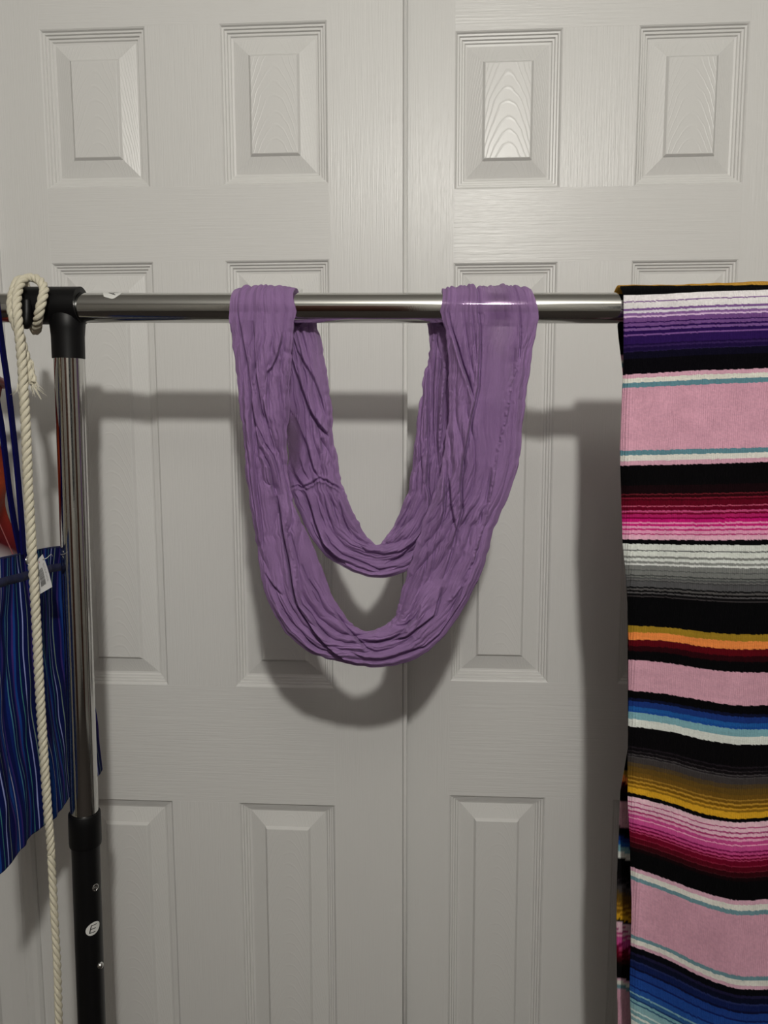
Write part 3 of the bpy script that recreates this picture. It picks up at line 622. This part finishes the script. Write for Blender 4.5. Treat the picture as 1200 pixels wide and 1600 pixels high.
    # carry the cloth over the rail at both ends
    if wrap:
        def over(row, hrow, sd2):
            out = []; zc = rail_z(row[:, 0]); th_a = np.arctan2(row[:, 2]-zc, -(row[:, 1]-GY)); r_a = np.hypot(row[:, 2]-zc, row[:, 1]-GY); n_ = 64; xm = row[:, 0].mean()
            for i in range(1, n_+1):
                f_ = i/n_; th = th_a+(math.pi+.9-th_a)*f_
                g_ = min(1, f_*2.4); g_ = g_*g_*(3-2*g_); rm = np.median(r_a)
                r_ = rm*(1-g_)+(RR+.0052)*g_+(r_a-rm)*(1-.35*g_)+g_*(.0020*np.abs(np.sin(math.pi*(t*6+sd2+vn(f_*3, t*5+sd2)*.9)))+.0008*vm(f_*5, t*14))
                r_ = np.maximum(r_, RR+.0012)
                x = xm+(row[:, 0]-xm)*(1-.10*math.sin(math.pi*min(1, f_*1.2)))+.004*vn(f_*2+sd2, 3)*g_
                out.append(np.stack([x, GY-r_*np.cos(th), rail_z(x)+r_*np.sin(th)], 1))
            return np.array(out)
        A = over(P[0], h[0], 1)[::-1]; Bq = over(P[-1], h[-1], 4)
        P = np.concatenate([A, P, Bq], 0); sh = np.concatenate([np.repeat(sh[:1], len(A), 0), sh, np.repeat(sh[-1:], len(Bq), 0)], 0)
        na = len(A)
    else: na = 0
    # far side of the bundle
    Pb = at_arr(px, py, yc+bulge*.55*prof)
    Pb[..., 1] += .0025*np.abs(np.sin(math.pi*(w1*1.1)))*np.clip(np.minimum(tg, 1-tg)*6, 0, 1)
    Pb[..., 1] = np.where(np.abs(Pb[..., 2]-rail_z(Pb[..., 0])) < RR+.002, np.minimum(Pb[..., 1], GY-RR-.0006) if wrap else Pb[..., 1], Pb[..., 1])
    nS, nT = P.shape[:2]; sh = np.clip(sh+.16*np.clip(vn(np.arange(nS)[:, None]/95, t[None]*7+3)+.25, 0, 1), 0, .9); V = [P.reshape(-1, 3)]; Fq = [grid_faces(nS, nT)]
    sub = slice(0, ns, 2); Pb2 = Pb[sub]; nb_ = Pb2.shape[0]; V.append(Pb2.reshape(-1, 3)); Fq.append(grid_faces(nb_, nT)[:, ::-1]+nS*nT)
    if seam is not None or sheer_fn is not None:     # thin single layer where the far side is gathered away
        pass
    o = np_mesh(name, np.concatenate(V), np.concatenate(Fq), M_SCARF)
    UVf = np.stack([np.broadcast_to((tg*width)/1150, (ns, nt)), np.broadcast_to(sg/1150, (ns, nt))], -1)
    if na:
        e = np.arange(na)/1150.0*1.0
        UA = np.repeat(UVf[:1], na, 0).copy(); UA[..., 1] -= e[::-1][:, None]; UB = np.repeat(UVf[-1:], na, 0).copy(); UB[..., 1] += e[:, None]
        UVa = np.concatenate([UA, UVf, UB], 0)
    else: UVa = UVf
    set_uv(o, np.concatenate([UVa.reshape(-1, 2), UVf[sub].reshape(-1, 2)]))
    set_float(o, 'sheer', np.concatenate([sh.ravel(), (sheer_fn(px, py) if sheer_fn else np.zeros_like(px))[sub].ravel()]))
    keep(o, root); return o
def blob(px, py, cx, cy, rx, ry): return np.exp(-(((px-cx)/rx)**2+((py-cy)/ry)**2)**1.5)
def sheer_front(px, py): return np.clip(.09+.42*blob(px, py, 783, 500, 24, 60)+.16*blob(px, py, 775, 620, 26, 90)+.25*blob(px, py, 799, 590, 5, 22), 0, .9)
def sheer_back(px, py): return np.clip(.12+.75*blob(px, py, 457, 690, 15, 52)+.25*blob(px, py, 500, 560, 16, 60)+.2*blob(px, py, 465, 735, 10, 20), 0, .9)
scarf = empty('infinity_scarf', (-.05, GY, rail_z(-.05))); tag(scarf, 'sheer crinkled purple loop scarf draped in two swags over the chrome rail', 'scarf')
def yc_f(px, py): return GY-RR+.0005+.012*np.clip((py-480)/560, 0, 1)
def yc_b(px, py): return GY+RR+.0085-.006*np.clip((py-480)/420, 0, 1)
band('front_loop', FRONT, CR_F, RG_F, yc_f, .0060, 21, scarf, True, sheer_fn=sheer_front, calms=((772, 630, 30, 200, .8), (720, 545, 15, 90, .6), (480, 870, 16, 55, .8), (428, 880, 14, 50, .7), (385, 560, 9, 60, .5), (680, 925, 22, 40, .5)))
band('back_loop', BACK, CR_B, RG_B, yc_b, .0060, 47, scarf, False, nt=140, sheer_fn=sheer_back, seam=SEAM, calms=((503, 570, 13, 70, .7), (678, 640, 8, 80, .6), (575, 878, 30, 9, .5)))

# ------------------------------------------------------------------ cotton rope
M_ROPE = mat('cotton_rope', (.62, .58, .46), .9, 0, .15); t = NT(M_ROPE)
nz = t.n('ShaderNodeTexNoise', s_Scale=1600.0, s_Detail=3.0); t.l(t.n('ShaderNodeTexCoord').outputs['Object'], nz.inputs['Vector']); t.bump(nz.outputs[0], .0006)
rp = [(51, 598, -.262), (44, 572, -.262), (37, 548, -.2635), (31, 524, -.2640), (25, 508, -.2640), (19, 490, -.2640), (18, 470, -.261), (23, 450, -.2555), (30, 437.5, -.238), (38, 441, -.2130), (46, 470, -.2015), (50, 497, -.2030), (54, 515, -.220),
      (57.5, 514, -.241), (60.5, 492, -.2600), (66, 468, -.2605), (69, 452, -.2545), (63, 440, -.248), (52, 434, -.244), (40, 435, -.248), (31, 445, -.257), (26.5, 465, -.263), (27, 490, -.2705), (30, 520, -.2705), (34, 560, -.270), (37, 610, -.270), (41, 680, -.270), (44, 760, -.270), (50, 860, -.270), (56, 960, -.269), (61, 1060, -.268), (67, 1160, -.267), (74, 1260, -.266), (79, 1320, -.265), (82, 1370, -.265), (85, 1430, -.266), (89, 1500, -.268), (91, 1560, -.268), (92, 1605, -.268), (92, 1700, -.266), (92, 1850, -.264)]
Q = np.array([at(a_, b_, c_) for a_, b_, c_ in rp]); PS = spline(np.column_stack([Q, [b_ for _, b_, _ in rp]]), 1500); ypx = PS[:, 3]; PS = PS[:, :3]
Lr = np.r_[0, np.cumsum(np.linalg.norm(np.diff(PS, axis=0), axis=1))]
T, N, Bn = frames(PS); main = np.arange(len(PS)) > 500
rad = np.interp(ypx, [440, 700, 1250, 1340, 1420, 1900], [.0047, .0050, .0047, .0043, .0042, .0044])
hand = np.where(main & (ypx > 1335), -1.0, 1.0)
rate = hand*2*math.pi/np.where(ypx > 1335, .030, .0245); ang = np.r_[0, np.cumsum(np.diff(Lr)*rate[1:])]
rope = empty('cotton_rope', tuple(PS[700])); tag(rope, 'cream twisted cotton rope looped over the black connector and hanging down past the striped cloth', 'rope')
for k in range(3):
    a_ = ang+k*2*math.pi/3; C_ = PS+(rad*.50)[:, None]*(np.cos(a_)[:, None]*N+np.sin(a_)[:, None]*Bn)
    keep(tube('strand', C_, rad*.56, M_ROPE, seg=10), rope)
rr = random.Random(4); vs, fs = [], []
for k in range(70):
    b_ = at(50+rr.uniform(-3, 3), 588+rr.uniform(-26, 6), -.262+rr.uniform(-.002, .002)); L_ = rr.uniform(.008, .021); dx = rr.gauss(.12, .22); dy = rr.gauss(0, .12)
    if rr.random() < .12: b_ = at(30+rr.uniform(-3, 2), 600+rr.uniform(-4, 4), -.268); dx = rr.uniform(-.9, .2); L_ = .010
    pts = [b_+np.array([dx*L_*f_*f_*1.2, dy*L_*f_, -L_*f_]) for f_ in np.linspace(0, 1, 6)]
    w = .00045; k0 = len(vs)
    for i, p in enumerate(pts):
        ww = w*(1-.6*i/5)
        for q in range(3): vs.append(p+ww*np.array([math.cos(q*2.094), math.sin(q*2.094), 0]))
    for i in range(5):
        for q in range(3): q2 = (q+1) % 3; fs.append((k0+i*3+q, k0+i*3+q2, k0+i*3+3+q2, k0+i*3+3+q))
fr = mesh('frayed_end', vs, fs, M_ROPE); keep(fr, rope); tag(fr, 'loose frayed fibres at the cut end', kind='stuff')

# ------------------------------------------------------------------ blue striped apron hanging square to the rail
XA = -.447
ap = empty('striped_apron', (XA, GY, Z0)); tag(ap, 'navy blue cloth with thin coloured vertical stripes hanging behind the rope at the left', 'apron')
m_ap = cloth_mat('striped_blue_cotton', (.01, .03, .16), rough=.9, sheen=0, weave=(1400, .0003)); t = NT(m_ap)
uvs = t.n('ShaderNodeSeparateXYZ'); t.l(t.n('ShaderNodeUVMap').outputs[0], uvs.inputs[0])
fr_ = t.math('FRACT', t.math('DIVIDE', uvs.outputs[0], .080))
r = t.n('ShaderNodeValToRGB'); cr = r.color_ramp; cr.interpolation = 'CONSTANT'
NV, BL, MB = (12, 22, 76), (24, 64, 136), (15, 34, 102)
stops = [(0, NV), (.06, (60, 120, 120)), (.075, NV), (.15, (150, 160, 215)), (.175, NV), (.26, (118, 140, 130)), (.28, NV), (.34, (12, 16, 70)), (.40, (58, 44, 110)), (.43, MB), (.47, BL), (.53, MB), (.56, (165, 172, 190)), (.58, MB), (.64, (52, 40, 108)), (.67, NV), (.74, MB), (.80, (70, 125, 150)), (.82, NV), (.86, (84, 120, 130)), (.875, NV), (.93, (62, 42, 108)), (.96, BL)]
while len(cr.elements) < len(stops): cr.elements.new(.5)
for e, (p_, c_) in zip(cr.elements, stops): e.position = p_
for e, (p_, c_) in zip(cr.elements, stops): e.color = (*lin(c_), 1)
t.l(fr_, r.inputs[0]); t.l(r.outputs[0], t.b.inputs['Base Color'])
def zx(px, py): p = atx(px, py, XA); return p[1], p[2]
top_pts = np.array([zx(-60, 882), zx(0, 869), zx(40, 862), zx(60, 858), zx(80, 852), zx(95, 849), zx(125, 845), zx(150, 846)]); bot_pts = np.array([zx(-60, 1428), zx(0, 1361), zx(55, 1304), zx(110, 1246), zx(155, 1206)])
ny, nz_ = 150, 200; ys_ = np.linspace(zx(-60, 1000)[0], -.060, ny)
vq = VN(77); Pg = np.zeros((nz_, ny, 3)); UVg = np.zeros((nz_, ny, 2))
for i in range(nz_):
    f_ = i/(nz_-1); zt = np.interp(ys_, top_pts[:, 0], top_pts[:, 1]); zb_ = np.interp(ys_, bot_pts[:, 0], bot_pts[:, 1]); z = zt+(zb_-zt)*f_
    g_ = min(1, f_*5); ye_ = zx(133+26*f_**1.3, 850+355*f_)[0]; yq = ys_[0]+(ys_-ys_[0])*(ye_-ys_[0])/(ys_[-1]-ys_[0])
    x = XA+.0030*g_*np.sin(ys_*55+1.2*np.sin(f_*4.2)+f_*1.2)+.0010*np.sin(ys_*120+f_*3)*g_+.0018*vq(ys_*90, f_*9)-.003*(1-g_)*np.sin(ys_*50)
    Pg[i] = np.stack([x, yq+.003*np.sin(f_*9)*g_*(ys_ < -.2), z], 1); UVg[i] = np.stack([ys_+.006*np.sin(f_*5)+.5, np.full(ny, f_*.4)], 1)
o = np_mesh('skirt', Pg, grid_faces(nz_, ny), m_ap); set_uv(o, UVg); keep(o, ap); sd = o.modifiers.new('thick', 'SOLIDIFY'); sd.thickness = .0012
# plain casing band below the top edge
i0, i1 = 13, 20
M_NAVY = mat('plain_navy_cotton', lin((8, 17, 60)), .85)
Vb = Pg[i0:i1].copy(); Vb[..., 0] += .0022*np.sin(np.linspace(0, math.pi, i1-i0))[:, None]+.0012
msk = (ys_ < zx(50, 900)[0]) | (ys_ > zx(76, 880)[0])
bo = np_mesh('casing_band', Vb, grid_faces(i1-i0, ny), M_NAVY); keep(bo, ap)
hm = tube('hem', np.stack([Pg[0, :, 0]+.0002, Pg[0, :, 1], Pg[0, :, 2]-.001], 1), .0012, M_NAVY, seg=8); keep(hm, ap)
# navy straps rising from the eyelet
M_STRAP = mat('navy_strap', lin((5, 6, 66)), .85, 0, .1)
def ribbon(name, px_pts, x, w, th, m, root):
    P = spline([atx(a_, b_, x_) for (a_, b_), x_ in zip(px_pts, x if hasattr(x, '__len__') else [x]*len(px_pts))], 60)
    T_, _, _ = frames(P); nX = np.array([1.0, 0, 0]); sdv = np.cross(T_, nX); sdv /= np.linalg.norm(sdv, axis=1)[:, None]
    V = np.stack([P+sdv*w+nX*th, P-sdv*w+nX*th, P-sdv*w-nX*th, P+sdv*w-nX*th], 1)
    f = [tuple(int(k) for k in q) for q in grid_faces(len(P), 4, True)]+[(3, 2, 1, 0), tuple((len(P)-1)*4+k for k in range(4))]
    o = mesh(name, V.reshape(-1, 3), f, m); o.modifiers.new('b', 'BEVEL').width = .0004; keep(o, root)
ribbon('strap', [(-8, 440), (-3, 490), (4, 545), (12, 600), (19, 660), (25, 715), (30, 770), (34, 820), (37, 866)], XA+.002, .0046, .0012, M_STRAP, ap)
ribbon('strap', [(-30, 480), (-14, 570), (-4, 630), (3, 670), (9, 720), (15, 770), (22, 815), (29, 850), (33, 868)], XA-.003, .0044, .0012, M_STRAP, ap)
# eyelet
pe = atx(38.5, 875, XA)+np.array([.004, 0, 0])
a = np.linspace(0, 2*math.pi, 24, endpoint=False)
ring = np.array([pe+np.array([0, .0050*math.cos(k), .0040*math.sin(k)]) for k in np.r_[a, a[:1]]])
keep(tube('eyelet', ring, .0013, M_BRIGHT, seg=8, cap=False), ap)
pe2 = atx(42, 889, XA)+np.array([.004, 0, 0]); keep(lathe('snap', [(0, .0018), (.0008, .0014), (.001, .0001)], pe2, (1, -.3, 0), M_BRIGHT, seg=12), ap)
# price tag
tq = [np.array(at(*q, -.262)) for q in ((66.5, 866), (81.5, 917), (62, 928.5), (53.5, 880))]
tn = np.cross(tq[1]-tq[0], tq[3]-tq[0]); tn /= np.linalg.norm(tn); tn = tn if tn[1] < 0 else -tn
def tp(u_, v_, off=0): return (1-v_)*((1-u_)*tq[0]+u_*tq[3])+v_*((1-u_)*tq[1]+u_*tq[2])+tn*(off-.0015*math.sin(math.pi*v_))
Vt = [tp(i/6, j/6, o_) for o_ in (.0002, -.0002) for i in range(7) for j in range(7)]; ft = []
for o_ in (0, 49):
    for i in range(6):
        for j in range(6):
            q = (o_+i*7+j, o_+(i+1)*7+j, o_+(i+1)*7+j+1, o_+i*7+j+1); ft.append(q if o_ == 0 else q[::-1])
tg_ = mesh('price_tag', Vt, ft, mat('white_card', (.52, .52, .52), .7)); keep(tg_, ap); tg_['label'] = 'white paper price tag with a barcode'
def tagbars(name, rects, m):
    V, f = [], []
    for u0, v0, u1, v1 in rects:
        k = len(V); V += [tp(u0, v0, .0004), tp(u1, v0, .0004), tp(u1, v1, .0004), tp(u0, v1, .0004)]; f.append((k, k+1, k+2, k+3))
    o = mesh(name, V, f, m); o.parent = tg_; o.matrix_parent_inverse = Matrix.Identity(4)
rr = random.Random(8); bars, v_ = [], .30
while v_ < .82:
    w = rr.choice([.006, .010, .016]); bars.append((.38, v_, .80, v_+w)); v_ += w+rr.choice([.008, .012])
tagbars('barcode', bars, M_INK)
txt = [(.14+.05*c_, .22+.024*k, .17+.05*c_, .22+.024*k+rr.uniform(.010, .018)) for k in range(24) for c_ in range(3) if rr.random() < .75]
tagbars('printing', txt, mat('grey_ink', (.10, .10, .11), .6)); tagbars('mark', [(.45, .10, .52, .125)], mat('red_ink', (.4, .03, .02), .6))
lp = spline([atx(82, 869, XA+.006), atx(80, 866, XA+.008), at(73, 872, -.2615), at(67, 874, -.2625)], 12)
keep(tube('tag_fastener', lp, .0004, M_LABEL, seg=6), ap)

# ------------------------------------------------------------------ red-orange garment and its hanger at the far left edge
XG = -.515
hg = empty('red_hanger', tuple(atx(-20, 560, XG))); tag(hg, 'dark red plastic hanger tip at the left edge beside the blue straps', 'hanger')
M_RED = mat('dark_red_plastic', (.16, .006, .008), .3)
hp = spline([atx(6, 600, XG), atx(-6, 594, XG), atx(-40, 572, XG), atx(-90, 540, XG)], 30)
keep(tube('arm', hp, [.0062]*28+[.006, .005], M_RED, seg=16), hg)
hk = spline([atx(-90, 540, XG), np.array([XG, GY-.03, rail_z(-.46)-.05]), np.array([XG, GY-.026, rail_z(-.46)-.012]), np.array([XG, GY-.020, rail_z(-.46)+.006]), np.array([XG, GY-.006, rail_z(-.46)+.0215]), np.array([XG, GY+.014, rail_z(-.46)+.014]), np.array([XG, GY+.021, rail_z(-.46)-.004])], 40)
keep(tube('hook', hk, .0022, M_BRIGHT, seg=10), hg)
gm = empty('orange_red_garment', tuple(atx(-10, 760, XG))); tag(gm, 'shiny orange and red garment at the left edge behind the blue straps', 'garment')
m_g = cloth_mat('orange_red_satin', (.32, .05, .02), rough=.5, sheen=0, weave=(500, .0005)); t = NT(m_g)
sp = t.n('ShaderNodeSeparateXYZ'); t.l(t.n('ShaderNodeUVMap').outputs[0], sp.inputs[0]); r = t.n('ShaderNodeValToRGB'); cr = r.color_ramp
for p_, c_ in ((.0, (120, 42, 40)), (.22, (150, 66, 42)), (.5, (158, 62, 30)), (.68, (120, 30, 26)), (.8, (84, 15, 24)), (1, (66, 10, 22))):
    if p_ in (0.0, 1): e = cr.elements[0 if p_ == 0 else 1]
    else: e = cr.elements.new(p_)
    e.color = (*lin(c_), 1)
for e, p_ in zip(cr.elements, sorted([.0, .22, .5, .68, .8, 1])): e.position = p_
t.l(sp.outputs[1], r.inputs[0]); t.l(r.outputs[0], t.b.inputs['Base Color'])
rows = [(604, 1), (640, 0), (700, 0), (740, 2), (780, 9), (800, 14), (830, 19), (860, 23), (900, 26), (960, 26), (1040, 22), (1150, 14), (1260, 4)]
ys2 = np.linspace(604, 1260, 110); xr = np.interp(ys2, [a_ for a_, _ in rows], [b_ for _, b_ in rows]); nx = 50
Pg = np.zeros((110, nx, 3)); UVg = np.zeros((110, nx, 2))
for i in range(110):
    for j in range(nx):
        f_ = j/(nx-1); xx_ = xr[i]-110*(1-f_)**1.2*min(1, .25+i/20)
        p = atx(xx_, ys2[i]+.55*(xr[i]-xx_)*0, XG); fold = math.sin((xx_+.9*(ys2[i]-700)*.35)/9)
        p[0] += .0045*fold+.006*(f_ > .9)*(f_-.9); Pg[i, j] = p
        UVg[i, j] = (f_, np.clip((ys2[i]-600+.9*(xr[i]-xx_))/330, 0, 1))
o = np_mesh('body_cloth', Pg, grid_faces(110, nx), m_g); set_uv(o, UVg); keep(o, gm); o.modifiers.new('thick', 'SOLIDIFY').thickness = .0012
sm = [np.array(atx(a_, b_, XG+.0062)) for a_, b_ in ((-16, 790), (-4, 812), (6, 834), (14, 852), (21, 868))]
keep(tube('seam', spline(sm, 20), .0007, mat('pink_piping', (.42, .12, .12), .5), seg=6), gm)
